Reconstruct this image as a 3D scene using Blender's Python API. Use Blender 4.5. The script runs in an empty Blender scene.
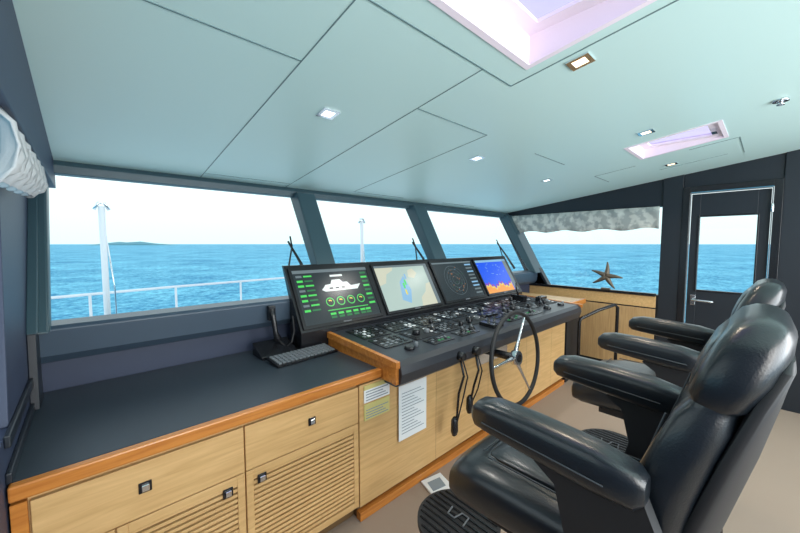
import bpy, bmesh, math, random
from mathutils import Vector, Matrix
random.seed(4)
S = bpy.context.scene
try:
    S.view_settings.view_transform = 'Standard'
    S.view_settings.look = 'None'
except Exception:
    pass

# ------------------------------------------------------------ materials
def mat(name, col, rough=0.5, metal=0.0, spec=0.5, coat=0.0, bump=0.0, bscale=200.0, emis=None, es=0.0, col2=None, cs=10.0):
    m = bpy.data.materials.new(name); m.use_nodes = True
    nt = m.node_tree; b = nt.nodes['Principled BSDF']
    b.inputs['Base Color'].default_value = (*col, 1)
    b.inputs['Roughness'].default_value = rough
    b.inputs['Metallic'].default_value = metal
    b.inputs['Specular IOR Level'].default_value = spec
    b.inputs['Coat Weight'].default_value = coat
    b.inputs['Coat Roughness'].default_value = 0.2
    if emis:
        b.inputs['Emission Color'].default_value = (*emis, 1)
        b.inputs['Emission Strength'].default_value = es
    tc = nt.nodes.new('ShaderNodeTexCoord')
    nz = nt.nodes.new('ShaderNodeTexNoise'); nz.inputs['Scale'].default_value = bscale
    nz.inputs['Detail'].default_value = 3
    nt.links.new(tc.outputs['Object'], nz.inputs['Vector'])
    if bump > 0:
        bp = nt.nodes.new('ShaderNodeBump'); bp.inputs['Strength'].default_value = bump
        bp.inputs['Distance'].default_value = 0.002
        nt.links.new(nz.outputs['Fac'], bp.inputs['Height'])
        nt.links.new(bp.outputs['Normal'], b.inputs['Normal'])
    if col2:
        n2 = nt.nodes.new('ShaderNodeTexNoise'); n2.inputs['Scale'].default_value = cs; n2.inputs['Detail'].default_value = 4
        rp = nt.nodes.new('ShaderNodeValToRGB')
        rp.color_ramp.elements[0].position = .44; rp.color_ramp.elements[0].color = (*col, 1)
        rp.color_ramp.elements[1].position = .56; rp.color_ramp.elements[1].color = (*col2, 1)
        nt.links.new(tc.outputs['Object'], n2.inputs['Vector']); nt.links.new(n2.outputs['Fac'], rp.inputs['Fac'])
        nt.links.new(rp.outputs['Color'], b.inputs['Base Color'])
    return m

def wood(name, c1, c2, axis='x', rough=0.4, scale=6):
    m = bpy.data.materials.new(name); m.use_nodes = True
    nt = m.node_tree; b = nt.nodes['Principled BSDF']
    tc = nt.nodes.new('ShaderNodeTexCoord'); mp = nt.nodes.new('ShaderNodeMapping')
    sc = {'x': (0.6, 9, 9), 'z': (9, 9, 0.6), 'y': (9, 0.6, 9)}[axis]
    mp.inputs['Scale'].default_value = sc
    nz = nt.nodes.new('ShaderNodeTexNoise'); nz.inputs['Scale'].default_value = scale
    nz.inputs['Detail'].default_value = 6; nz.inputs['Distortion'].default_value = 0.6
    rp = nt.nodes.new('ShaderNodeValToRGB')
    rp.color_ramp.elements[0].position = 0.3; rp.color_ramp.elements[0].color = (*c1, 1)
    rp.color_ramp.elements[1].position = 0.7; rp.color_ramp.elements[1].color = (*c2, 1)
    L = nt.links.new
    L(tc.outputs['Object'], mp.inputs['Vector']); L(mp.outputs['Vector'], nz.inputs['Vector'])
    L(nz.outputs['Fac'], rp.inputs['Fac']); L(rp.outputs['Color'], b.inputs['Base Color'])
    b.inputs['Roughness'].default_value = rough
    return m

def glass(name, tint, refl=0.05):
    m = bpy.data.materials.new(name); m.use_nodes = True
    nt = m.node_tree; nt.nodes.clear()
    o = nt.nodes.new('ShaderNodeOutputMaterial'); t = nt.nodes.new('ShaderNodeBsdfTransparent')
    g = nt.nodes.new('ShaderNodeBsdfGlossy'); x = nt.nodes.new('ShaderNodeMixShader')
    t.inputs[0].default_value = (*tint, 1); g.inputs['Roughness'].default_value = 0.02
    x.inputs[0].default_value = refl
    nt.links.new(t.outputs[0], x.inputs[1]); nt.links.new(g.outputs[0], x.inputs[2])
    nt.links.new(x.outputs[0], o.inputs[0]); return m

M = dict(
 ceil=mat('ceiling_panel', (0.63, 0.86, 0.83), 0.38, bump=0.05, bscale=60),
 seam=mat('ceiling_seam', (0.16, 0.26, 0.27), 0.6),
 navy=mat('navy_leather', (0.036, 0.050, 0.095), 0.5, bump=0.25, bscale=350),
 dark=mat('charcoal_panel', (0.013, 0.018, 0.026), 0.4, bump=0.1, bscale=300),
 mull=mat('mullion_teal', (0.038, 0.078, 0.098), 0.4),
 sill=mat('sill_slate', (0.050, 0.078, 0.115), 0.4, bump=0.1, bscale=300),
 counter=mat('counter_leather', (0.034, 0.048, 0.062), 0.34, bump=0.3, bscale=400),
 deck=mat('helm_deck', (0.028, 0.033, 0.043), 0.34, bump=0.1, bscale=300),
 black=mat('black_plastic', (0.010, 0.011, 0.014), 0.25),
 blackm=mat('black_matte', (0.012, 0.013, 0.016), 0.55),
 grey=mat('grey_plastic', (0.16, 0.18, 0.2), 0.4),
 leather=mat('black_leather', (0.006, 0.010, 0.015), 0.33, spec=0.6, coat=0.3, bump=0.35, bscale=220),
 seamb=mat('leather_stitching', (0.05, 0.06, 0.07), 0.6),
 chrome=mat('chrome', (0.8, 0.82, 0.85), 0.15, 1.0),
 white=mat('white_paint', (0.85, 0.86, 0.88), 0.4),
 shaft=mat('skylight_shaft', (0.97, 0.86, 0.95), 0.5),
 paper=mat('paper', (0.82, 0.85, 0.88), 0.8),
 ink=mat('ink', (0.25, 0.3, 0.35), 0.8),
 label=mat('yellow_label', (0.62, 0.56, 0.22), 0.6),
 oran=mat('orange_label', (0.85, 0.40, 0.06), 0.6),
 oak=wood('oak_veneer', (0.56, 0.335, 0.135), (0.71, 0.455, 0.205), 'x'),
 oakv=wood('oak_panel', (0.42, 0.25, 0.11), (0.56, 0.36, 0.17), 'z'),
 teak=wood('teak_edge', (0.45, 0.15, 0.028), (0.62, 0.24, 0.05), 'x', 0.25),
 slatdark=mat('slat_gap', (0.16, 0.09, 0.035), 0.7),
 carpet=mat('carpet', (0.33, 0.255, 0.20), 0.95, bump=0.6, bscale=300),
 fabric=mat('curtain_fabric', (0.52, 0.54, 0.55), 0.9, bump=0.3, bscale=150),
 vfab=mat('valance_fabric', (0.36, 0.39, 0.38), 0.9, col2=(0.60, 0.62, 0.58), cs=13),
 star=mat('bronze_starfish', (0.16, 0.13, 0.10), 0.45, 0.6),
 lamp=mat('lamp_cold', (1, 1, 1), 0.5, emis=(0.9, 1, 1), es=2.5),
 lampw=mat('lamp_warm', (1, 1, 1), 0.5, emis=(1, 0.72, 0.4), es=2.5),
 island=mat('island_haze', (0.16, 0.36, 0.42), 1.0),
 tint=glass('window_glass', (0.94, 1.0, 1.0), 0.03),
 lilac=glass('skylight_glass', (0.66, 0.58, 0.84), 0.04),
)
def em(name, c, s=1.0):
    return mat(name, (0.01, 0.01, 0.01), 0.25, emis=c, es=s)
E = dict(
 bg=em('scr_dark', (0.012, 0.022, 0.03), 1), green=em('scr_green', (0.08, 0.75, 0.12), 1),
 dgreen=em('scr_dgreen', (0.02, 0.2, 0.06), 1), wh=em('scr_white', (0.8, 0.9, 0.9), 1.1),
 chart=em('scr_chart', (0.46, 0.60, 0.55), 1), land=em('scr_land', (0.64, 0.66, 0.52), 1),
 lblue=em('scr_lightblue', (0.25, 0.5, 0.75), 1), blue=em('scr_blue', (0.01, 0.09, 0.75), 1.2),
 orange=em('scr_orange', (0.9, 0.35, 0.05), 1), yellow=em('scr_yellow', (0.8, 0.7, 0.1), 1),
 red=em('scr_red', (0.7, 0.05, 0.04), 1), gry=em('scr_grey', (0.15, 0.2, 0.22), 1),
 purple=em('scr_violet', (0.25, 0.05, 0.5), 1))

# ------------------------------------------------------------ builder
class B:
    def __init__(s, name): s.n = name; s.bm = bmesh.new(); s.m = []
    def mi(s, m):
        if m not in s.m: s.m.append(m)
        return s.m.index(m)
    def f(s, vs, m, sm=False):
        try: fc = s.bm.faces.new(vs)
        except ValueError: return
        fc.material_index = s.mi(m); fc.smooth = sm
    def poly(s, pts, m): s.f([s.bm.verts.new(p) for p in pts], m)
    def hexa(s, p, m):
        v = [s.bm.verts.new(q) for q in p]
        for i in ((3,2,1,0),(4,5,6,7),(0,1,5,4),(1,2,6,5),(2,3,7,6),(3,0,4,7)):
            s.f([v[j] for j in i], m)
    def box(s, x0, x1, y0, y1, z0, z1, m):
        s.hexa([(x0,y0,z0),(x1,y0,z0),(x1,y1,z0),(x0,y1,z0),(x0,y0,z1),(x1,y0,z1),(x1,y1,z1),(x0,y1,z1)], m)
    def fbox(s, fr, x0, x1, y0, y1, z0, z1, m):   # box in a local frame
        P = [(x0,y0,z0),(x1,y0,z0),(x1,y1,z0),(x0,y1,z0),(x0,y0,z1),(x1,y0,z1),(x1,y1,z1),(x0,y1,z1)]
        s.hexa([fr @ Vector(p) for p in P], m)
    def prism(s, pl, ax, a0, a1, m):
        def g(p, a): return {'x': (a, p[0], p[1]), 'y': (p[0], a, p[1]), 'z': (p[0], p[1], a)}[ax]
        A = [s.bm.verts.new(g(p, a0)) for p in pl]; C = [s.bm.verts.new(g(p, a1)) for p in pl]
        s.f(A[::-1], m); s.f(C, m)
        n = len(pl)
        for i in range(n): s.f([A[i], A[(i+1) % n], C[(i+1) % n], C[i]], m)
    def loft(s, rings, m, closed=False, caps=True):
        R = [[s.bm.verts.new(p) for p in r] for r in rings]; n = len(R[0]); k = len(R)
        for i in range(k if closed else k-1):
            a, b = R[i], R[(i+1) % k]
            for j in range(n): s.f([a[j], a[(j+1) % n], b[(j+1) % n], b[j]], m, True)
        if caps and not closed: s.f(R[0][::-1], m, True); s.f(R[-1], m, True)
    def sell(s, secs, m, e=3.2, n=32, fr=None):
        rings = []
        for sc in secs:
            c, U, V = Vector(sc[0]), Vector(sc[1]), Vector(sc[2]); w = sc[3] if len(sc) > 3 else 0
            r = []
            for k in range(n):
                a = 2*math.pi*k/n; x, y = math.cos(a), math.sin(a)
                x = math.copysign(abs(x)**(2/e), x); y = math.copysign(abs(y)**(2/e), y)
                p = c + U*x + V*y
                if w: p = p + V.normalized()*w*(x*x - 0.35)
                r.append(fr @ p if fr else p)
            rings.append(r)
        s.loft(rings, m)
    def tube(s, pts, r, m, n=12, closed=False):
        P = [Vector(p) for p in pts]; rings = []; up = Vector((0.13, 0.31, 0.94)).normalized(); k = len(P)
        for i, p in enumerate(P):
            if closed: t = P[(i+1) % k]-P[i-1]
            else: t = P[min(i+1, k-1)]-P[max(i-1, 0)]
            t.normalize(); u = up - t*up.dot(t)
            if u.length < 0.05: u = Vector((1, 0, 0)) - t*t.x
            u.normalize(); up = u; v = t.cross(u)
            rr = r[i] if isinstance(r, (list, tuple)) else r
            rings.append([p + (u*math.cos(2*math.pi*j/n) + v*math.sin(2*math.pi*j/n))*rr for j in range(n)])
        s.loft(rings, m, closed)
    def cyl(s, p0, p1, r0, m, r1=None, n=28):
        r1 = r0 if r1 is None else r1
        p0, p1 = Vector(p0), Vector(p1); t = (p1-p0).normalized()
        u = t.orthogonal().normalized(); v = t.cross(u)
        A = [s.bm.verts.new(p0+(u*math.cos(2*math.pi*j/n)+v*math.sin(2*math.pi*j/n))*r0) for j in range(n)]
        C = [s.bm.verts.new(p1+(u*math.cos(2*math.pi*j/n)+v*math.sin(2*math.pi*j/n))*r1) for j in range(n)]
        for j in range(n): s.f([A[j], A[(j+1) % n], C[(j+1) % n], C[j]], m, True)
        s.f(A[::-1], m); s.f(C, m)
    def done(s, bevel=0.0, seg=2, ang=40):
        bmesh.ops.recalc_face_normals(s.bm, faces=s.bm.faces[:])
        xs = [v.co for v in s.bm.verts]
        lo = Vector((min(c.x for c in xs), min(c.y for c in xs), min(c.z for c in xs)))
        hi = Vector((max(c.x for c in xs), max(c.y for c in xs), max(c.z for c in xs)))
        o = Vector(((lo.x+hi.x)/2, (lo.y+hi.y)/2, lo.z))
        bmesh.ops.translate(s.bm, verts=s.bm.verts[:], vec=-o)
        me = bpy.data.meshes.new(s.n); s.bm.to_mesh(me); s.bm.free()
        for m in s.m: me.materials.append(m)
        ob = bpy.data.objects.new(s.n, me); ob.location = o
        S.collection.objects.link(ob)
        if bevel:
            md = ob.modifiers.new('bevel', 'BEVEL'); md.width = bevel; md.segments = seg
            md.limit_method = 'ANGLE'; md.angle_limit = math.radians(ang)
        return ob

def cz(y): return 2.452 - 0.13*y          # ceiling slopes down to the bow
def gy(z): return 2.34 + (z-1.24)*0.66    # reverse-raked windscreen plane
XP, XS, YA = -0.215, 4.90, -2.5

# ------------------------------------------------------------ floor / ceiling
b = B('floor'); b.box(XP-0.1, XS+0.1, YA-0.1, 2.5, -0.05, 0, M['carpet']); b.done()

holes = [(0.65, 1.41, -0.03, 0.727), (3.15, 3.62, 0.28, 0.79)]
g_ = .004
hc = [(h[0]-g_, h[1]+g_, h[2]-g_, h[3]+g_) for h in holes]
xs = sorted({-0.3, XS+0.1} | {h[i] for h in hc for i in (0, 1)})
ys = sorted({YA-0.1, 2.9} | {h[i] for h in hc for i in (2, 3)})
b = B('ceiling')
for i in range(len(xs)-1):
    for j in range(len(ys)-1):
        mx, my = (xs[i]+xs[i+1])/2, (ys[j]+ys[j+1])/2
        if any(h[0] < mx < h[1] and h[2] < my < h[3] for h in hc): continue
        x0, x1, y0, y1 = xs[i], xs[i+1], ys[j], ys[j+1]
        b.hexa([(x0,y0,cz(y0)),(x1,y0,cz(y0)),(x1,y1,cz(y1)),(x0,y1,cz(y1)),
                (x0,y0,cz(y0)+.03),(x1,y0,cz(y0)+.03),(x1,y1,cz(y1)+.03),(x0,y1,cz(y1)+.03)], M['ceil'])
b.done()
b = B('trim_ceiling_seams')
def seam(x0, x1, y0, y1, t=0.0025):
    b.hexa([(x0,y0,cz(y0)-t),(x1,y0,cz(y0)-t),(x1,y1,cz(y1)-t),(x0,y1,cz(y1)-t),
            (x0,y0,cz(y0)+.01),(x1,y0,cz(y0)+.01),(x1,y1,cz(y1)+.01),(x0,y1,cz(y1)+.01)], M['seam'])
w = 0.0016
for X, y0, y1 in ((0.63,-.6,2.9),(1.27,0.86,2.9)):
    seam(X-w, X+w, y0, y1)
w = 0.0026
for Y, x0, x1 in ((1.235,-.11,.63),(1.25,1.27,1.9),(1.25,2.55,3.1),(1.25,3.85,4.3),(2.72,.63,1.27),(2.72,1.9,2.55),(2.72,3.2,3.85),(0.86,.63,1.5),(.2,3.75,4.4)):
    seam(x0, x1, Y-w, Y+w)
for X, y0, y1 in ((1.90,1.25,2.7),(3.85,.9,1.25),(4.3,.3,.8)): seam(X-.001, X+.001, y0, y1)
seam(1.5-w, 1.5+w, -.4, .86); seam(3.75-w, 3.75+w, .2, .5)
b.done()

# skylights
for (x0,x1,y0,y1), h, g in ((holes[0], 0.05, M['lilac']), (holes[1], 0.03, M['lilac'])):
    b = B('skylight')
    zt = cz((y0+y1)/2)+h+0.05; t = 0.025
    for bx in ((x0-t,x0,y0-t,y1+t),(x1,x1+t,y0-t,y1+t),(x0,x1,y0-t,y0),(x0,x1,y1,y1+t)):
        a0, a1, c0, c1 = bx
        b.hexa([(a0,c0,cz(c0)-.004),(a1,c0,cz(c0)-.004),(a1,c1,cz(c1)-.004),(a0,c1,cz(c1)-.004),
                (a0,c0,zt),(a1,c0,zt),(a1,c1,zt),(a0,c1,zt)], M['shaft'])
    k = 0.06
    for bx in ((x0,x0+k,y0,y1),(x1-k,x1,y0,y1),(x0+k,x1-k,y0,y0+k),(x0+k,x1-k,y1-k,y1)):
        b.box(*bx, zt-0.035, zt-0.02, M['shaft'])
    b.poly([(x0,y0,zt-.02),(x1,y0,zt-.02),(x1,y1,zt-.02),(x0,y1,zt-.02)], g)
    b.box((x0+x1)/2-.04, (x0+x1)/2+.04, y0+.02, y0+.05, zt-.06, zt-.035, M['chrome'])
    b.done()

# ------------------------------------------------------------ forward wall + windscreen
SZ = 1.205
b = B('wall_front')
b.box(XP, XS, 2.42, 2.52, 0, 1.10, M['navy'])
b.done()
b = B('trim_windscreen_sill')
b.prism([(2.36,1.02),(2.325,1.06),(2.31,SZ-.015),(2.33,SZ),(2.50,SZ),(2.50,1.02)], 'x', XP, XS, M['sill'])
b.done(0.006)
b = B('trim_windscreen_header')
b.prism([(2.80,2.005),(2.88,2.005),(2.98,2.07),(2.98,2.12),(2.86,2.12),(2.80,2.055)], 'x', -.3, XS+.1, M['mull'])
b.done(0.004)
def mullion(name, x0, x1, d=0.13):
    b = B(name)
    b.prism([(gy(1.18)-0.01-d*.2, 1.18), (gy(1.18)+.07, 1.18), (gy(2.04)+.03, 2.04), (gy(2.04)-d, 2.04)], 'x', x0, x1, M['mull'])
    return b.done(0.012)
for a in ((-.30,-.145),(1.33,1.50),(2.72,2.92),(4.74,5.0)): mullion('trim_mullion', *a)
for i, (x0, x1) in enumerate(((-.145,1.33),(1.50,2.72),(2.92,4.74))):
    b = B('window_%d' % (i+1))
    b.poly([(x0,gy(SZ),SZ),(x1,gy(SZ),SZ),(x1,gy(2.03),2.03),(x0,gy(2.03),2.03)], M['tint'])
    b.done()

# ------------------------------------------------------------ starboard wall, window, door
b = B('wall_starboard')
D = M['dark']
b.prism([(.86,0),(2.5,0),(2.5,1.25),(2.30,1.25),(2.15,1.0),(.86,1.0)], 'x', XS, XS+.1, D)
b.prism([(.86,2.03),(2.86,2.03),(2.95,2.10),(.86,cz(.86)+.02)], 'x', XS, XS+.1, D)
b.prism([(2.18,1.0),(2.42,1.0),(3.0,2.06),(2.86,2.06)], 'x', XS, XS+.1, D)
b.prism([(.68,0),(.86,0),(.86,cz(.86)+.02),(.68,cz(.68)+.02)], 'x', XS-.02, XS+.1, D)
b.prism([(-.06,2.22),(.68,2.22),(.68,cz(.68)+.02),(-.06,cz(-.06)+.02)], 'x', XS, XS+.1, D)
b.prism([(YA,0),(-.06,0),(-.06,cz(-.06)+.02),(YA,cz(YA)+.02)], 'x', XS-.02, XS+.1, D)
b.done(0.004)
b = B('window_4')
b.poly([(XS+.05,.86,1.0),(XS+.05,2.18,1.0),(XS+.05,2.86,2.03),(XS+.05,.86,2.03)], M['tint'])
b.done()
b = B('trim_starboard_ledge')
b.box(XS-.05, XS, .88, 2.42, .985, 1.02, M['black']); b.done(.004)
b = B('wainscot_panel')
b.box(XS-.03, XS-.001, .88, 2.42, .85, .985, M['oak'])
b.box(XS-.02, XS-.001, .88, 2.42, .835, .85, M['blackm'])
b.box(XS-.03, XS-.001, .88, 2.42, .10, .835, M['oakv'])
b.box(XS-.02, XS-.001, .88, 2.42, .0, .10, M['blackm'])
b.done(.003)

b = B('door_1')
x = XS
b.box(x-.03, x+.06, .62, .68, 0, 2.22, M['black']); b.box(x-.03, x+.06, -.06, 0, 0, 2.22, M['black'])
b.box(x-.03, x+.06, 0, .62, 2.16, 2.22, M['black'])
for (y0,y1,z0,z1) in ((.609,.618,.02,2.15),(.002,.011,.02,2.15),(.011,.609,2.141,2.15)):
    b.box(x-.036, x-.01, y0, y1, z0, z1, M['grey'])
for (y0,y1,z0,z1) in ((.014,.10,.02,2.138),(.53,.606,.02,2.138),(.10,.53,.02,1.10),(.10,.53,1.89,2.138)):
    b.box(x, x+.04, y0, y1, z0, z1, M['dark'])
for (y0,y1,z0,z1) in ((.085,.10,1.085,1.905),(.53,.545,1.085,1.905),(.10,.53,1.085,1.10),(.10,.53,1.89,1.905)):
    b.box(x-.012, x, y0, y1, z0, z1, M['black'])
b.poly([(x+.02,.10,1.10),(x+.02,.53,1.10),(x+.02,.53,1.89),(x+.02,.10,1.89)], M['tint'])
b.box(x-.012, x, .53, .575, .93, 1.04, M['chrome'])
b.cyl((x, .55, .99), (x-.06, .55, .99), .012, M['chrome'])
b.tube([(x-.06,.56,.99),(x-.065,.5,.99),(x-.06,.38,.985)], .011, M['chrome'])
for z in (.4,1.2,1.95): b.cyl((x-.03,.005,z-.04),(x-.03,.005,z+.04),.012,M['chrome'])
b.done(0.003)

b = B('curtain_valance')
N = 110; rows = []
for r, z in enumerate((2.03, 1.95, 1.88, 1.82, 1.775)):
    row = []
    for i in range(N+1):
        t = i/N; ymax = 2.18+(z-1.0)*.66
        y = .88 + t*(ymax-.9)
        xx = XS-.035 - .005*(1+math.sin(t*60+r*.9)) - .004*math.sin(t*33+r)
        zz = z + (.014*math.sin(t*24) if r == 4 else 0)
        row.append(b.bm.verts.new((xx, y, zz)))
    rows.append(row)
for r in range(4):
    for i in range(N): b.f([rows[r][i], rows[r][i+1], rows[r+1][i+1], rows[r+1][i]], M['vfab'], True)
ob = b.done(); sd = ob.modifiers.new('s', 'SOLIDIFY'); sd.thickness = .006

b = B('starfish_ornament')
c = Vector((XS-.035, 1.40, 1.19))
for k in range(5):
    a = math.radians(90+72*k+12); d = Vector((0, math.cos(a), math.sin(a))); bend = Vector((0, -math.sin(a), math.cos(a)))
    pts = [c + d*(.18*t) + bend*(.03*t*t)*(1 if k % 2 else -1) for t in (0, .25, .5, .75, 1)]
    b.tube(pts, [.036, .030, .023, .016, .007], M['star'], 10)
b.box(XS-.06, XS-.02, 1.35, 1.45, 1.02, 1.04, M['star'])
b.done()

# ------------------------------------------------------------ port wall
b = B('wall_port')
N_ = M['navy']
b.prism([(YA,0),(2.5,0),(2.5,1.0),(YA,1.0)], 'x', XP-.1, XP, N_)
b.prism([(1.66,1.0),(2.42,1.0),(2.42,1.25),(2.95,2.1),(1.85,1.95)], 'x', XP-.1, XP, N_)
b.prism([(YA,1.0),(.2,1.0),(.2,1.95),(YA,1.95)], 'x', XP-.1, XP, N_)
b.prism([(YA,1.93),(2.90,1.93),(2.90,cz(2.9)+.02),(YA,cz(YA)+.02)], 'x', XP-.1, -.12, N_)
b.done(.004)
b = B('window_5')
b.poly([(XP-.06,.2,1.0),(XP-.06,1.66,1.0),(XP-.06,1.85,1.95),(XP-.06,.2,1.95)], M['tint']); b.done()
b = B('trim_port_corner')
b.prism([(gy(1.20)-.12,1.20),(gy(1.20)-.02,1.20),(gy(1.93)-.02,1.93),(gy(1.93)-.12,1.93)], 'x', XP, XP+.035, M['mull'])
b.prism([(2.16,.866),(2.33,.866),(2.32,1.20),(2.20,1.20)], 'x', XP, XP+.03, M['dark'])
b.prism([(1.54,.866),(1.54,.90),(2.33,.90),(2.33,.866)], 'x', XP, XP+.015, M['dark'])
b.prism([(1.56,.97),(1.56,1.01),(2.33,1.01),(2.33,.97)], 'x', XP, XP+.015, M['dark'])
b.done(.004)
b = B('curtain')
rows = []; N = 90
for r, (z, dx, amp) in enumerate(((1.93,.0,.010),(1.89,.03,.016),(1.84,.035,.018),(1.80,.02,.020),(1.775,.0,.012))):
    row = []
    for i in range(N+1):
        t = i/N; y = 1.25 + t*.80
        row.append(b.bm.verts.new((-.155+dx*.9+amp*math.sin(t*70+r*.5), y, z+.10*(t-.5)*(r/4.)*.4 + .012*math.sin(t*35+r))))
    rows.append(row)
for r in range(4):
    for i in range(N): b.f([rows[r][i], rows[r][i+1], rows[r+1][i+1], rows[r+1][i]], M['fabric'], True)
ob = b.done(); sd = ob.modifiers.new('s', 'SOLIDIFY'); sd.thickness = .006

b = B('wall_aft')
b.box(XP, 1.0, YA-.1, YA, 0, cz(YA), M['white']); b.box(4.2, XS, YA-.1, YA, 0, cz(YA), M['white'])
b.box(1.0, 4.2, YA-.1, YA, 2.15, cz(YA), M['white']); b.done()

# ------------------------------------------------------------ counter cabinet (port side)
YF = 1.53
b = B('counter_cabinet')
b.box(XP+.005, 1.09, YF+.02, 2.40, .09, .80, M['oak'])
b.box(XP+.005, 1.09, YF+.06, 2.40, 0, .09, M['slatdark'])
def front(x0, x1, z0, z1): b.box(x0+.003, x1-.003, YF, YF+.02, z0, z1, M['oak'])
b.box(XP+.005, -.173, YF, YF+.02, .09, .80, M['teak'])
front(-.17, .474, .59, .795); front(.474, 1.09, .59, .795)
front(-.17, .03, .09, .585)
def slat(x0, x1, z0, z1):
    k = .035
    b.box(x0+.003, x0+k, YF, YF+.02, z0, z1, M['oak']); b.box(x1-k, x1-.003, YF, YF+.02, z0, z1, M['oak'])
    b.box(x0+k, x1-k, YF, YF+.02, z1-k, z1, M['oak']); b.box(x0+k, x1-k, YF, YF+.02, z0, z0+k, M['oak'])
    b.box(x0+k, x1-k, YF+.016, YF+.021, z0+k, z1-k, M['slatdark'])
    n = 18; h = (z1-z0-2*k)/n
    for i in range(n):
        z = z0+k+i*h; b.box(x0+k, x1-k, YF+.002, YF+.017, z+h*.40, z+h, M['oak'])
slat(.03, .474, .09, .585); slat(.474, 1.09, .09, .585)
for lx, lz in ((.12,.70),(.80,.705),(.40,.53),(.545,.53)):
    b.box(lx-.02, lx+.02, YF-.006, YF, lz-.02, lz+.02, M['black'])
    b.box(lx-.012, lx+.012, YF-.014, YF-.004, lz-.012, lz+.012, M['chrome'])
b.done(.0015, 1)
b = B('countertop')
b.box(XP+.005, 1.25, YF+.02, 2.415, .815, .862, M['counter'])
b.box(XP+.005, 1.25, YF-.015, YF+.02, .815, .865, M['teak'])
b.done(.006)

# ------------------------------------------------------------ helm console
b = B('helm_console')
b.box(1.095, 3.95, YF, 2.40, .08, .80, M['oak'])
b.box(1.095, 3.95, YF+.03, 2.40, 0, .08, M['slatdark'])
b.box(1.09, 3.95, YF-.01, YF+.03, .0, .05, M['teak'])
for X in (1.75, 2.4, 3.05, 3.6): b.box(X-.0015, X+.0015, YF-.0005, YF+.01, .08, .80, M['slatdark'])
b.prism([(1.42,.775),(1.385,.80),(1.37,.86),(1.38,.905),(1.41,.93),(2.13,.962),(2.13,.80),(1.52,.775)], 'x', 1.275, 3.97, M['deck'])
b.prism([(1.385,.895),(1.385,.935),(2.13,.968),(2.13,.925)], 'x', 1.245, 1.275, M['teak'])
b.box(1.25, 1.275, 1.395, 1.43, .80, .90, M['teak'])
b.box(1.255, 1.28, 1.43, 2.13, .80, .93, M['teak'])
b.prism([(1.37,.90),(1.37,.935),(2.13,.968),(2.13,.93)], 'x', 3.97, 4.0, M['teak'])
b.box(4.0, 4.40, 1.50, 2.40, .90, .935, M['oak'])
b.box(4.0, 4.42, 1.48, 1.51, .885, .94, M['teak'])
b.box(4.0, 4.38, 1.53, 2.40, 0, .90, M['blackm'])
pod = [(2.135,.86),(2.135,.99),(2.40,1.44),(2.43,1.44),(2.305,1.18),(2.305,.86)]
b.prism(pod, 'x', 1.05, 4.10, M['black'])
b.done(.008)

sl = math.atan2(.032, .72)
DF = Matrix.Translation((0, 1.41, .93)) @ Matrix.Rotation(sl, 4, 'X')
b = B('helm_control_panel')
def panel(x0, x1, y0, y1, m=M['black'], h=.006): b.fbox(DF, x0, x1, y0, y1, -.002, h, m)
def knob(x, y, r=.018, h=.03, m=M['black']):
    b.cyl(DF @ Vector((x, y, 0)), DF @ Vector((x, y, h)), r, m, r*.85, 16)
def grid(x0, x1, y0, y1, nx, ny, ms):
    dx, dy = (x1-x0)/nx, (y1-y0)/ny
    for i in range(nx):
        for j in range(ny):
            b.fbox(DF, x0+i*dx+dx*.22, x0+(i+1)*dx-dx*.22, y0+j*dy+dy*.25, y0+(j+1)*dy-dy*.25, 0, .010, random.choice(ms))
G, K = M['grey'], M['blackm']
cols = [(1.36,1.60),(1.64,1.90),(1.94,2.20),(2.26,2.56),(2.62,2.92),(2.98,3.26),(3.32,3.60),(3.66,3.90)]
for ci, (a, c2) in enumerate(cols):
    panel(a, c2, .42, .66); grid(a+.01, c2-.01, .44, .64, 6, 4, [G, G, K, M['white'], K, K, K])
    panel(a, c2, .20, .39, M['blackm'] if ci % 2 else M['black'])
    if ci % 2 == 0:
        grid(a+.01, c2-.01, .22, .37, 5, 4, [G, K, G, K, K])
    else:
        knob((a+c2)/2-.05, .29, .03, .045); knob((a+c2)/2+.06, .29, .022, .03, M['grey'])
        grid(a+.01, a+.06, .22, .37, 1, 4, [G, K]); grid(c2-.05, c2-.01, .22, .37, 1, 4, [G, M['white']])
    if ci in (1, 2, 4, 5):
        panel(a+.02, c2-.02, .06, .17); grid(a+.03, c2-.03, .08, .15, 6, 2, [G, K, G, E['dgreen'], G])
    else:
        knob((a+c2)/2, .11, .035, .02); knob((a+c2)/2+.07, .12, .015, .03, M['grey'])
def lever(x, y, h=.11):
    p0 = DF @ Vector((x, y, 0))
    b.cyl(p0, p0+Vector((0, 0, .03)), .03, M['black'], .02, 16)
    b.cyl(p0+Vector((0,0,.02)), p0+Vector((0,.02,h-.03)), .008, M['grey'], None, 12)
    b.cyl(p0+Vector((0,.02,h-.04)), p0+Vector((0,.025,h)), .018, M['black'], .014, 16)
for x, y in ((2.05,.12),(2.16,.12),(2.74,.12),(3.12,.12),(3.45,.12),(2.58,.30),(2.95,.30),(3.28,.40),(3.62,.25),(1.91,.30)): lever(x, y, .09)
for x in (2.36, 2.44):
    b.fbox(DF, x-.03, x+.03, .03, .17, 0, .03, M['black'])
    b.fbox(DF, x-.008, x+.008, .09, .11, .03, .085, M['chrome']); b.fbox(DF, x-.028, x+.028, .085, .115, .08, .10, M['black'])
b.fbox(DF, 3.55, 3.62, .42, .58, .0, .07, M['black']); b.fbox(DF, 3.70, 3.86, .30, .36, .0, .06, M['black'])
b.tube([DF @ Vector(p) for p in ((3.58,.5,.06),(3.56,.52,.14),(3.6,.55,.2))], .01, M['black'])
for x in (1.80, 1.97): b.cyl((x,1.38,.855),(x,1.33,.855),.030,M['black'],.026,20)
b.done(.0015, 1)

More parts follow.
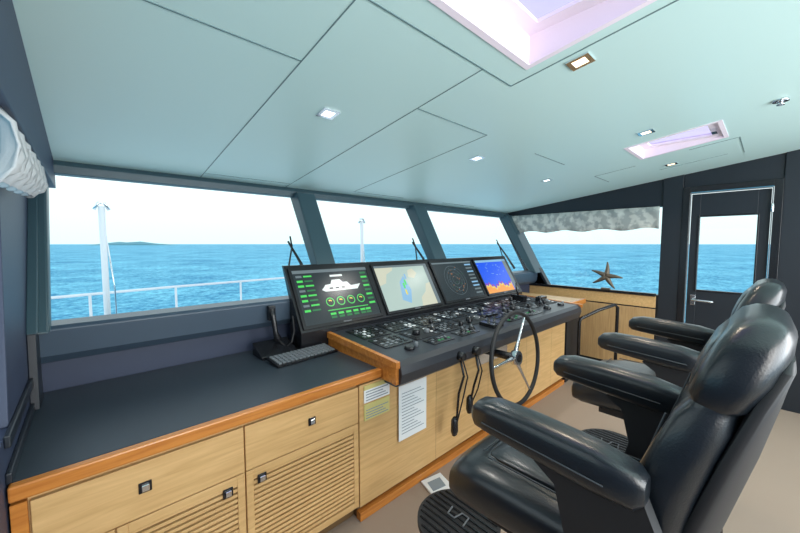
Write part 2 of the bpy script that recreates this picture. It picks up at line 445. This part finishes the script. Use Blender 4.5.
# ------------------------------------------------------------ displays
e2 = Vector((0, .265, .45)).normalized(); e1 = Vector((1, 0, 0)); nn = e1.cross(e2)
def frame(x0):
    o = Vector((x0, 2.135, .99)) + e2*.018
    m = Matrix.Identity(4)
    for r in range(3):
        m[r][0] = e1[r]; m[r][1] = e2[r]; m[r][2] = nn[r]; m[r][3] = o[r]
    return m
W, H = .715, .475
def ring(b, F, cx, cy, r, t, m, z, a0=0, a1=360, n=36):
    for k in range(n):
        A0 = math.radians(a0+(a1-a0)*k/n); A1 = math.radians(a0+(a1-a0)*(k+1)/n)
        b.poly([F @ Vector((cx+math.cos(a)*rr, cy+math.sin(a)*rr, z)) for a, rr in ((A0,r),(A1,r),(A1,r-t),(A0,r-t))], m)
def q(b, F, x0, x1, y0, y1, m, z=.0105):
    b.poly([F @ Vector(p) for p in ((x0,y0,z),(x1,y0,z),(x1,y1,z),(x0,y1,z))], m)
for i in range(4):
    F = frame(1.07 + i*.757)
    b = B('monitor')
    k = .022
    b.fbox(F, 0, W, 0, H, -.01, .006, M['black'])
    for (a,c,d,e) in ((0,W,0,k),(0,W,H-k,H),(0,k,k,H-k),(W-k,W,k,H-k)):
        b.fbox(F, a, c, d, e, .004, .014, M['black'])
    b.fbox(F, W*.45, W*.55, .006, .014, .012, .016, M['grey'])
    x0, x1, y0, y1 = k, W-k, k, H-k; w_ = x1-x0; h_ = y1-y0
    q(b, F, x0, x1, y0, y1, [E['bg'], E['chart'], E['bg'], E['blue']][i], .0085)
    X = lambda t: x0+t*w_
    Y = lambda t: y0+t*h_
    if i == 0:
        q(b, F, X(0), X(1), Y(.94), Y(1), E['gry'])
        pts = [(.30,.60),(.34,.56),(.78,.56),(.84,.66),(.70,.64),(.66,.72),(.60,.72),(.57,.78),(.46,.78),(.43,.70),(.36,.69),(.33,.64)]
        b.poly([F @ Vector((X(a), Y(c), .0105)) for a, c in pts], E['wh'])
        for t in (.40,.48,.56): q(b, F, X(t), X(t+.05), Y(.60), Y(.63), E['bg'], .0115)
        for r in range(8):
            q(b, F, X(.03), X(.10), Y(.86-r*.09), Y(.90-r*.09), E['green'] if r % 3 else E['gry'])
            q(b, F, X(.12), X(.22), Y(.865-r*.09), Y(.895-r*.09), E['dgreen'] if r % 2 else E['green'])
            q(b, F, X(.88), X(.97), Y(.86-r*.09), Y(.90-r*.09), E['green'] if r % 2 else E['dgreen'])
        for cx in (.36,.50,.64,.78):
            ring(b, F, X(cx), Y(.36), .036, .007, E['green'], .0105)
            ring(b, F, X(cx), Y(.36), .018, .010, E['yellow'], .0105, 20, 140, 10)
        for cx in (.32,.42,.52,.62,.72,.80):
            q(b, F, X(cx), X(cx+.07), Y(.12), Y(.16), E['green']); q(b, F, X(cx), X(cx+.07), Y(.06), Y(.10), E['dgreen'])
        q(b, F, X(.30), X(.85), Y(.20), Y(.215), E['green'])
        q(b, F, X(.45), X(.62), Y(.84), Y(.88), E['wh'])
    elif i == 1:
        for pts in ([(0,.55),(.12,.6),(.18,.8),(.30,.88),(.34,1),(0,1)], [(.62,.0),(.66,.2),(.78,.32),(.84,.5),(1,.55),(1,0)],
                    [(.55,.7),(.66,.66),(.74,.78),(.68,.9),(.58,.86)]):
            b.poly([F @ Vector((X(a), Y(c), .0100)) for a, c in pts], E['land'])
        for pts in ([(.30,.2),(.44,.1),(.52,.4),(.46,.74),(.36,.6)],):
            b.poly([F @ Vector((X(a), Y(c), .0100)) for a, c in pts], E['lblue'])
        for a, c, d in ((.40,.30,E['yellow']),(.44,.52,E['green']),(.40,.45,E['green']),(.48,.66,E['lblue'])):
            q(b, F, X(a), X(a+.03), Y(c), Y(c+.12), d, .0115)
        q(b, F, X(.93), X(1), Y(0), Y(1), E['gry'], .0115); q(b, F, X(0), X(1), Y(.95), Y(1), E['gry'], .0118)
    elif i == 2:
        for r in (.17,.13,.09,.05): ring(b, F, X(.42), Y(.5), r, .003, E['gry'], .0105)
        for _ in range(50):
            a = random.uniform(0, 6.28); r = random.uniform(.02, .16)
            xx, yy = X(.42)+r*math.cos(a), Y(.5)+r*math.sin(a); s_ = random.uniform(.003, .006)
            q(b, F, xx, xx+s_*1.6, yy, yy+s_, random.choice([E['orange'], E['orange'], E['dgreen'], E['lblue'], E['gry']]), .0112)
        for r in range(9): q(b, F, X(.80), X(.97), Y(.88-r*.1), Y(.92-r*.1), random.choice([E['gry'], E['gry'], E['lblue']]))
        q(b, F, X(.0), X(1), Y(.96), Y(1), E['gry'])
    else:
        N = 40
        for j in range(N):
            t0, t1 = j/N*.86, (j+1)/N*.86
            hh = .16 + .05*math.sin(j*.35)+.03*math.sin(j*1.3)
            q(b, F, X(t0), X(t1), Y(0), Y(hh), E['orange']); q(b, F, X(t0), X(t1), Y(hh), Y(hh+.04), E['yellow'])
            q(b, F, X(t0), X(t1), Y(hh+.04), Y(hh+.10), E['purple'])
        q(b, F, X(.88), X(1), Y(0), Y(1), E['gry']); q(b, F, X(0), X(1), Y(.93), Y(1), E['lblue'])
        for _ in range(18):
            a, c = random.random()*.8, random.uniform(.5, .88); q(b, F, X(a), X(a+.03), Y(c), Y(c+.015), E['lblue'])
    b.done()

# ------------------------------------------------------------ steering wheel
b = B('steering_wheel')
WC = Vector((2.34, 1.25, .745)); R = .34
WF = Matrix.Translation(WC) @ Matrix.Rotation(math.radians(-6), 4, 'X')
b.tube([WF @ Vector((R*math.cos(a), 0, R*math.sin(a))) for a in [2*math.pi*k/64 for k in range(64)]], .0155, M['blackm'], 12, True)
for a in (60, 180, 300):
    ca, sa = math.cos(math.radians(a)), math.sin(math.radians(a))
    b.tube([WF @ Vector((R*t*ca, .02*(1-t), R*t*sa)) for t in (.1, .4, .7, .98)], [.02, .012, .009, .008], M['chrome'], 10)
b.cyl(WF @ Vector((0, -.02, 0)), WF @ Vector((0, .03, 0)), .055, M['chrome'])
b.cyl(WF @ Vector((0, -.024, 0)), WF @ Vector((0, -.018, 0)), .03, M['black'])
b.cyl(WF @ Vector((0, .02, 0)), (2.34, 1.52, .74), .03, M['black'])
b.box(2.22, 2.66, 1.51, 1.528, .64, .80, M['chrome'])
b.done(.002)

for X, L in ((1.80, .40), (1.97, .30)):
    b = B('handset_microphone')
    y = 1.345
    b.tube([(X,y+.015,.83),(X+.01,y-.005,.72),(X-.01,y+.02,.60),(X+.012,y+.05,.80-L+.02),(X,y+.06,.80-L-.04)], .008, M['black'])
    b.tube([(X+.015,y+.01,.83),(X+.06,y+.0,.70),(X+.07,y+.04,.55),(X+.02,y+.06,.80-L-.05)], .005, M['blackm'])
    b.sell([((X,y+.06,.80-L+.02),(.012,0,0),(0,.008,0)),((X,y+.06,.80-L),(.024,0,0),(0,.018,0)),((X,y+.06,.80-L-.08),(.026,0,0),(0,.02,0)),((X,y+.06,.80-L-.11),(.018,0,0),(0,.012,0))], M['black'], n=20)
    b.done()

def notice(x0, x1, z0, z1, top, body, lines):
    b = B('notice_label'); zs = z1-(z1-z0)*.25
    b.box(x0, x1, YF-.006, YF-.001, zs, z1, top); b.box(x0, x1, YF-.006, YF-.001, z0, zs, body)
    for k in range(lines):
        zz = z0+(zs-z0)*(k+.7)/(lines+.6)
        b.box(x0+.012, x1-.012-.02*(k % 3), YF-.0075, YF-.006, zz, zz+.005, M['ink'])
    b.done()
notice(1.125, 1.315, .69, .79, M['label'], M['paper'], 4)
notice(1.125, 1.315, .585, .68, M['label'], M['label'], 4)
notice(1.40, 1.50, .725, .768, M['oran'], M['label'], 1)
b = B('paper_notice')
b.box(1.385, 1.635, YF-.014, YF-.011, .36, .715, M['paper'])
for k in range(14): b.box(1.41, 1.61-.03*(k % 4), YF-.0155, YF-.014, .40+k*.02, .404+k*.02, M['ink'])
b.done()
b = B('booklet')
b.prism([(1.54,1.36),(1.70,1.33),(1.74,1.48),(1.58,1.51)], 'z', .001, .012, M['paper'])
b.prism([(1.57,1.39),(1.67,1.37),(1.70,1.45),(1.60,1.47)], 'z', .012, .0135, M['ink'])
b.done()

b = B('keyboard')
KF = Matrix.Translation((.80, 1.935, .864)) @ Matrix.Rotation(math.radians(4), 4, 'Z') @ Matrix.Rotation(math.radians(6), 4, 'X')
b.fbox(KF, 0, .43, 0, .155, 0, .016, M['black'])
for i in range(15):
    for j in range(5): b.fbox(KF, .012+i*.0272, .012+i*.0272+.021, .012+j*.027, .012+j*.027+.020, .014, .023, M['grey'])
b.done(.001, 1)
b = B('desk_phone')
b.prism([(2.13,.863),(2.13,.885),(2.30,.945),(2.30,.863)], 'x', .78, 1.02, M['black'])
b.tube([(.90,2.27,1.15),(.905,2.25,1.11),(.915,2.24,1.0),(.93,2.24,.95)], [.024,.018,.017,.026], M['black'])
b.tube([(.93,2.24,.95),(.97,2.2,.90),(1.0,2.18,.93),(1.03,2.2,1.0),(1.035,2.23,1.10)], .006, M['blackm'])
b.box(.885, .93, 2.265, 2.305, 1.08, 1.18, M['black'])
b.done(.004)

b = B('handrail')
b.tube([(4.12,1.44,0),(4.12,1.44,.70),(4.13,1.43,.745),(4.3,1.30,.84),(4.45,1.18,.90),(4.48,1.16,.87),(4.48,1.16,0)], .018, M['black'])
b.done()

# ------------------------------------------------------------ helm chairs
def helm_chair(cx, cy, foot, by, bz):
    b = B('helm_chair'); T = Matrix.Translation((cx, cy, 0)); Lm = M['leather']
    TB = Matrix.Translation((cx, cy, 0)) @ Matrix(((1,0,0,0),(0,1,-by,by*.72),(0,0,1-bz,bz*.72),(0,0,0,1)))
    def sec(z, y, hw, ht, wr=0): return ((0, y, z), (hw, 0, 0), (0, ht, ht*.25), wr)
    b.sell([sec(.66,.205,.20,.035), sec(.68,.20,.245,.065,.01), sec(.76,.185,.268,.075,.03), sec(.88,.165,.276,.075,.05), sec(1.0,.14,.278,.072,.055),
            sec(1.10,.115,.274,.068,.05), sec(1.19,.092,.266,.062,.04), sec(1.222,.083,.252,.052,.03), sec(1.235,.079,.248,.050,.028), sec(1.25,.076,.256,.062,.025), sec(1.32,.055,.252,.066,.02),
            sec(1.38,.037,.238,.062,.015), sec(1.42,.024,.215,.052,.01), sec(1.440,.016,.185,.036), sec(1.448,.012,.15,.015)], Lm, 4.2, 48, TB)
    b.sell([sec(.72,.115,.19,.018), sec(.74,.11,.225,.024,.02), sec(.9,.08,.245,.024,.045), sec(1.1,.035,.243,.022,.04), sec(1.25,.005,.225,.022,.02), sec(1.34,-.015,.19,.018), sec(1.36,-.02,.15,.01)], M['blackm'], 4, 36, TB)
    for z0, z1, hw in ((.82,.97,.165),(.985,1.135,.17),(1.25,1.40,.17)):
        zm = (z0+z1)/2
        if z0 > 1.2:
            def yy(z): return .076+(1.25-z)*.30+.058
        else:
            def yy(z): return .165+(.88-z)*.235+.052
        b.sell([((0,yy(z0),z0),(hw*.86,0,0),(0,.004,0)),((0,yy(z0),z0+.008),(hw*.96,0,0),(0,.014,0)),((0,yy(z0+.03),z0+.03),(hw,0,0),(0,.021,0)),
                ((0,yy(zm),zm),(hw,0,0),(0,.024,0)),((0,yy(z1-.03),z1-.03),(hw,0,0),(0,.021,0)),((0,yy(z1),z1-.008),(hw*.96,0,0),(0,.014,0)),((0,yy(z1),z1),(hw*.86,0,0),(0,.004,0))], Lm, 4, 32, TB)
    for sx in (-1, 1):
        b.tube([TB @ Vector((sx*.205, .165+(.88-z)*.235+.083, z)) for z in (.80,.9,1.0,1.1,1.18)], .0025, M['seamb'], 6)
    def ss(y, z, hw, ht): return ((0, y, z), (hw, 0, 0), (0, 0, ht))
    b.sell([ss(.10,.69,.20,.06), ss(.13,.69,.245,.085), ss(.3,.69,.27,.10), ss(.55,.69,.282,.108), ss(.68,.685,.285,.112), ss(.77,.675,.28,.105), ss(.82,.66,.262,.08), ss(.84,.65,.22,.045)], Lm, 3.2, 44, T)
    b.sell([((0,.24,.785),(.14,0,0),(0,0,.006)),((0,.26,.785),(.175,0,0),(0,0,.018)),((0,.45,.79),(.185,0,0),(0,0,.024)),((0,.64,.785),(.185,0,0),(0,0,.024)),((0,.69,.782),(.17,0,0),(0,0,.018)),((0,.71,.78),(.14,0,0),(0,0,.006))], Lm, 4, 32, T)
    for sx in (-1, 1): b.tube([T @ Vector((sx*.2, y, .797)) for y in (.26,.45,.68)], .003, M['seamb'], 8)
    b.tube([T @ Vector((x, .722, .793)) for x in (-.17, 0, .17)], .003, M['seamb'], 8)
    b.box(cx-.2, cx+.2, cy+.15, cy+.68, .55, .60, M['blackm'])
    ah = .065
    for sx in (-1, 1):
        X = sx*.32
        def sa(y, z, hw, ht): return ((X, y, z+ah), (hw, 0, 0), (0, 0, ht))
        b.sell([sa(.17,.945,.03,.03), sa(.19,.945,.046,.05), sa(.28,.955,.052,.060), sa(.45,.968,.055,.058), sa(.58,.975,.055,.052), sa(.635,.972,.048,.043), sa(.655,.968,.03,.025)], Lm, 3.4, 28, T)
        b.tube([T @ Vector((X-.054, y, z+ah)) for y, z in ((.25,.94),(.4,.95),(.6,.963))], .0025, M['seamb'], 6)
        pl = [(cy+.10,.66),(cy+.12,.86),(cy+.18,.94+ah),(cy+.42,.92+ah),(cy+.44,.90+ah),(cy+.38,.86+ah),(cy+.35,.80),(cy+.38,.66),(cy+.32,.58),(cy+.16,.58)]
        b.prism(pl, 'x', cx+X-.022, cx+X+.022, M['blackm'])
        b.cyl((cx+sx*.25, cy+.25, .66), (cx+sx*.35, cy+.25, .66), .035, M['black'])
    b.cyl((cx, cy+.32, .02), (cx, cy+.32, .58), .055, M['black']); b.cyl((cx, cy+.32, .02), (cx, cy+.32, .30), .075, M['grey'])
    b.cyl((cx, cy+.32, 0), (cx, cy+.32, .025), .22, M['black'], .20, 40)
    b.box(cx-.03, cx+.03, cy+.32, cy+foot-.1, .20, .235, M['black'])
    b.cyl((cx, cy+foot, .235), (cx, cy+foot, .26), .20, M['blackm'], None, 40)
    for k in range(-5, 6):
        h = math.sqrt(.185**2-(k*.032)**2)
        b.box(cx+k*.032-.005, cx+k*.032+.005, cy+foot-h, cy+foot+h, .26, .265, M['black'])
    fo = cy+foot
    b.tube([(cx+.03,fo+.06,.267),(cx-.02,fo+.05,.267),(cx-.02,fo+.01,.267),(cx+.03,fo,.267),(cx+.03,fo-.04,.267),(cx-.03,fo-.05,.267)], .004, M['grey'], 8)
    b.cyl((cx, fo, 0), (cx, fo, .235), .02, M['black'])
    return b.done(.004)
helm_chair(1.28, 0.0, .97, .035, .03)
helm_chair(2.52, 0.0, .66, .05, .045)

# ------------------------------------------------------------ ceiling fittings
def downlight(x, y, m, sq=.045):
    b = B('ceiling_downlight'); z = cz(y)
    T = Matrix.Translation((x, y, z)) @ Matrix.Rotation(-math.atan(.13), 4, 'X')
    for (a,c,d,e) in ((-sq,sq,-sq,-sq*.6),(-sq,sq,sq*.6,sq),(-sq,-sq*.6,-sq*.6,sq*.6),(sq*.6,sq,-sq*.6,sq*.6)):
        b.fbox(T, a, c, d, e, -.006, .01, M['chrome'])
    b.fbox(T, -sq*.6, sq*.6, -sq*.6, sq*.6, -.002, .01, m)
    b.done()
for x, y, m in ((.918,1.53,M['lamp']),(2.21,1.54,M['lamp']),(3.47,1.57,M['lamp']),(1.58,.586,M['lampw']),(2.88,.62,M['lampw']),(4.15,.68,M['lampw'])):
    downlight(x, y, m)
    l = bpy.data.lights.new('downlight_spot', 'SPOT'); l.energy = 20; l.spot_size = 2.3; l.spot_blend = .8; l.shadow_soft_size = .04
    l.color = (1, .82, .62) if m is M['lampw'] else (1, .95, .88)
    o = bpy.data.objects.new('downlight_spot', l); o.location = (x, y, cz(y)-.03); S.collection.objects.link(o)
b = B('sprinkler_head'); z = cz(0)
b.cyl((3.06,0,z),(3.06,0,z-.012),.035,M['chrome']); b.cyl((3.06,0,z-.01),(3.06,0,z-.03),.01,M['chrome']); b.cyl((3.06,0,z-.028),(3.06,0,z-.032),.018,M['chrome']); b.done()

# ------------------------------------------------------------ outside
b = B('foredeck'); b.box(-3, 8, 2.7, 7.0, -.3, -.2, M['white']); b.done()
b = B('deck_railing')
for z in (.93, .55): b.tube([(-2.5,5.0,z),(-1,5.9,z),(1.0,6.3,z),(3,6.5,z),(6,6.3,z),(8,5.5,z)], .018, M['white'])
for x, y in ((-1,5.9),(0,6.1),(1,6.3),(2,6.4),(3,6.5),(4.5,6.4),(6,6.3)): b.tube([(x,y,-.2),(x,y,.93)], .016, M['white'])
b.done()
for x, r in ((.11,.024),(2.93,.022)):
    b = B('flag_pole')
    b.tube([(x,4.0,-.2),(x,4.0,1.93)], r, M['white'])
    b.tube([(x-.05,4.0,1.90),(x-.02,4.0,1.96),(x+.02,4.0,1.96),(x+.05,4.0,1.9)], .012, M['chrome'])
    b.tube([(x+.07,4.0,-.2),(x+.06,4.0,1.2),(x,4.0,1.9)], .006, M['chrome'])
    b.done()
for x in (1.22, 2.62, 4.3):
    b = B('windscreen_wiper')
    def gp(X, z): return (X, gy(z)+.03, z)
    b.tube([gp(x+.05,1.26), gp(x+.02,1.45), gp(x-.03,1.62)], [.016,.012,.008], M['blackm'], 8)
    b.tube([gp(x-.10,1.40), gp(x-.01,1.58), gp(x+.0,1.66)], .007, M['blackm'], 8)
    b.done()

def sea_mat():
    m = bpy.data.materials.new('sea_water'); m.use_nodes = True; nt = m.node_tree; bs = nt.nodes['Principled BSDF']; L = nt.links.new
    tc = nt.nodes.new('ShaderNodeTexCoord')
    def noise(sc, det):
        n = nt.nodes.new('ShaderNodeTexNoise'); n.inputs['Scale'].default_value = sc; n.inputs['Detail'].default_value = det
        n.inputs['Roughness'].default_value = .72
        L(tc.outputs['Object'], n.inputs['Vector']); return n
    n1, n2, n3 = noise(.5, 10), noise(.05, 9), noise(1.6, 4)
    a = nt.nodes.new('ShaderNodeMath'); a.operation = 'ADD'; L(n1.outputs['Fac'], a.inputs[0]); L(n2.outputs['Fac'], a.inputs[1])
    a2 = nt.nodes.new('ShaderNodeMath'); a2.operation = 'ADD'; L(a.outputs[0], a2.inputs[0]); L(n3.outputs['Fac'], a2.inputs[1])
    a3 = nt.nodes.new('ShaderNodeMath'); a3.operation = 'DIVIDE'; a3.inputs[1].default_value = 3; L(a2.outputs[0], a3.inputs[0])
    r = nt.nodes.new('ShaderNodeValToRGB'); r.color_ramp.elements[0].position = .43; r.color_ramp.elements[0].color = (.012, .22, .42, 1)
    r.color_ramp.elements[1].position = .58; r.color_ramp.elements[1].color = (.26, .74, .88, 1)
    L(a3.outputs[0], r.inputs['Fac']); L(r.outputs['Color'], bs.inputs['Base Color'])
    bs.inputs['Roughness'].default_value = .6; bs.inputs['Specular IOR Level'].default_value = .06
    bp = nt.nodes.new('ShaderNodeBump'); bp.inputs['Strength'].default_value = .6; bp.inputs['Distance'].default_value = .6
    L(a3.outputs[0], bp.inputs['Height']); L(bp.outputs['Normal'], bs.inputs['Normal'])
    return m
b = B('sea'); b.poly([(-9000,-9000,-5),(9000,-9000,-5),(9000,9000,-5),(-9000,9000,-5)], sea_mat()); b.done()
b = B('island')
dirv = Vector((.08, 1, 0)).normalized(); per = Vector((1, -.08, 0)).normalized(); c = dirv*2200
prof = [0, 3, 7, 11, 16, 20, 17, 19, 22, 17, 12, 9, 7, 4, 0]
rings = []
for i, h in enumerate(prof):
    p = c + per*((i-7)*28)
    rings.append([p + dirv*60*math.cos(a) + Vector((0,0,-5.5+max(h,.5)*math.sin(a)*.9)) for a in [math.pi*k/8 for k in range(9)]])
b.loft(rings, M['island']); b.done()

# ------------------------------------------------------------ world + lights
w = bpy.data.worlds.new('sky'); S.world = w; w.use_nodes = True; nt = w.node_tree; nt.nodes.clear()
o = nt.nodes.new('ShaderNodeOutputWorld'); bg = nt.nodes.new('ShaderNodeBackground'); tc = nt.nodes.new('ShaderNodeTexCoord')
sp = nt.nodes.new('ShaderNodeSeparateXYZ'); r = nt.nodes.new('ShaderNodeValToRGB')
r.color_ramp.elements[0].position = 0; r.color_ramp.elements[0].color = (.74, .95, .96, 1)
r.color_ramp.elements[1].position = .9; r.color_ramp.elements[1].color = (.72, .84, 1, 1)
e = r.color_ramp.elements.new(.15); e.color = (.92, 1, 1, 1)
L = nt.links.new
L(tc.outputs['Generated'], sp.inputs[0]); L(sp.outputs['Z'], r.inputs[0]); L(r.outputs[0], bg.inputs[0]); L(bg.outputs[0], o.inputs[0])
bg.inputs[1].default_value = 1.35

def area(name, loc, rot, sx, sy, p, col):
    l = bpy.data.lights.new(name, 'AREA'); l.shape = 'RECTANGLE'; l.size = sx; l.size_y = sy; l.energy = p; l.color = col
    ob = bpy.data.objects.new(name, l); ob.location = loc; ob.rotation_euler = rot; S.collection.objects.link(ob)
area('aft_fill_light', (2.4, -2.2, 1.5), (math.radians(98), 0, 0), 4.2, 1.8, 150, (.97, .99, 1))  # added soft fill behind the camera to brighten the interior, no real fitting
area('port_fill_light', (.35, -1.3, 1.7), (math.radians(88), 0, math.radians(-4)), .9, 1.2, 22, (1, .98, .94))  # extra fill added to lift the port counter, not a lamp on board

cam = bpy.data.cameras.new('camera'); co = bpy.data.objects.new('camera', cam); S.collection.objects.link(co)
co.location = (0, 0, 1.6); co.rotation_euler = (math.radians(86.2), 0, math.radians(-42.6))
cam.lens = 15.3; cam.sensor_width = 36; cam.clip_start = .02; cam.clip_end = 20000
S.camera = co
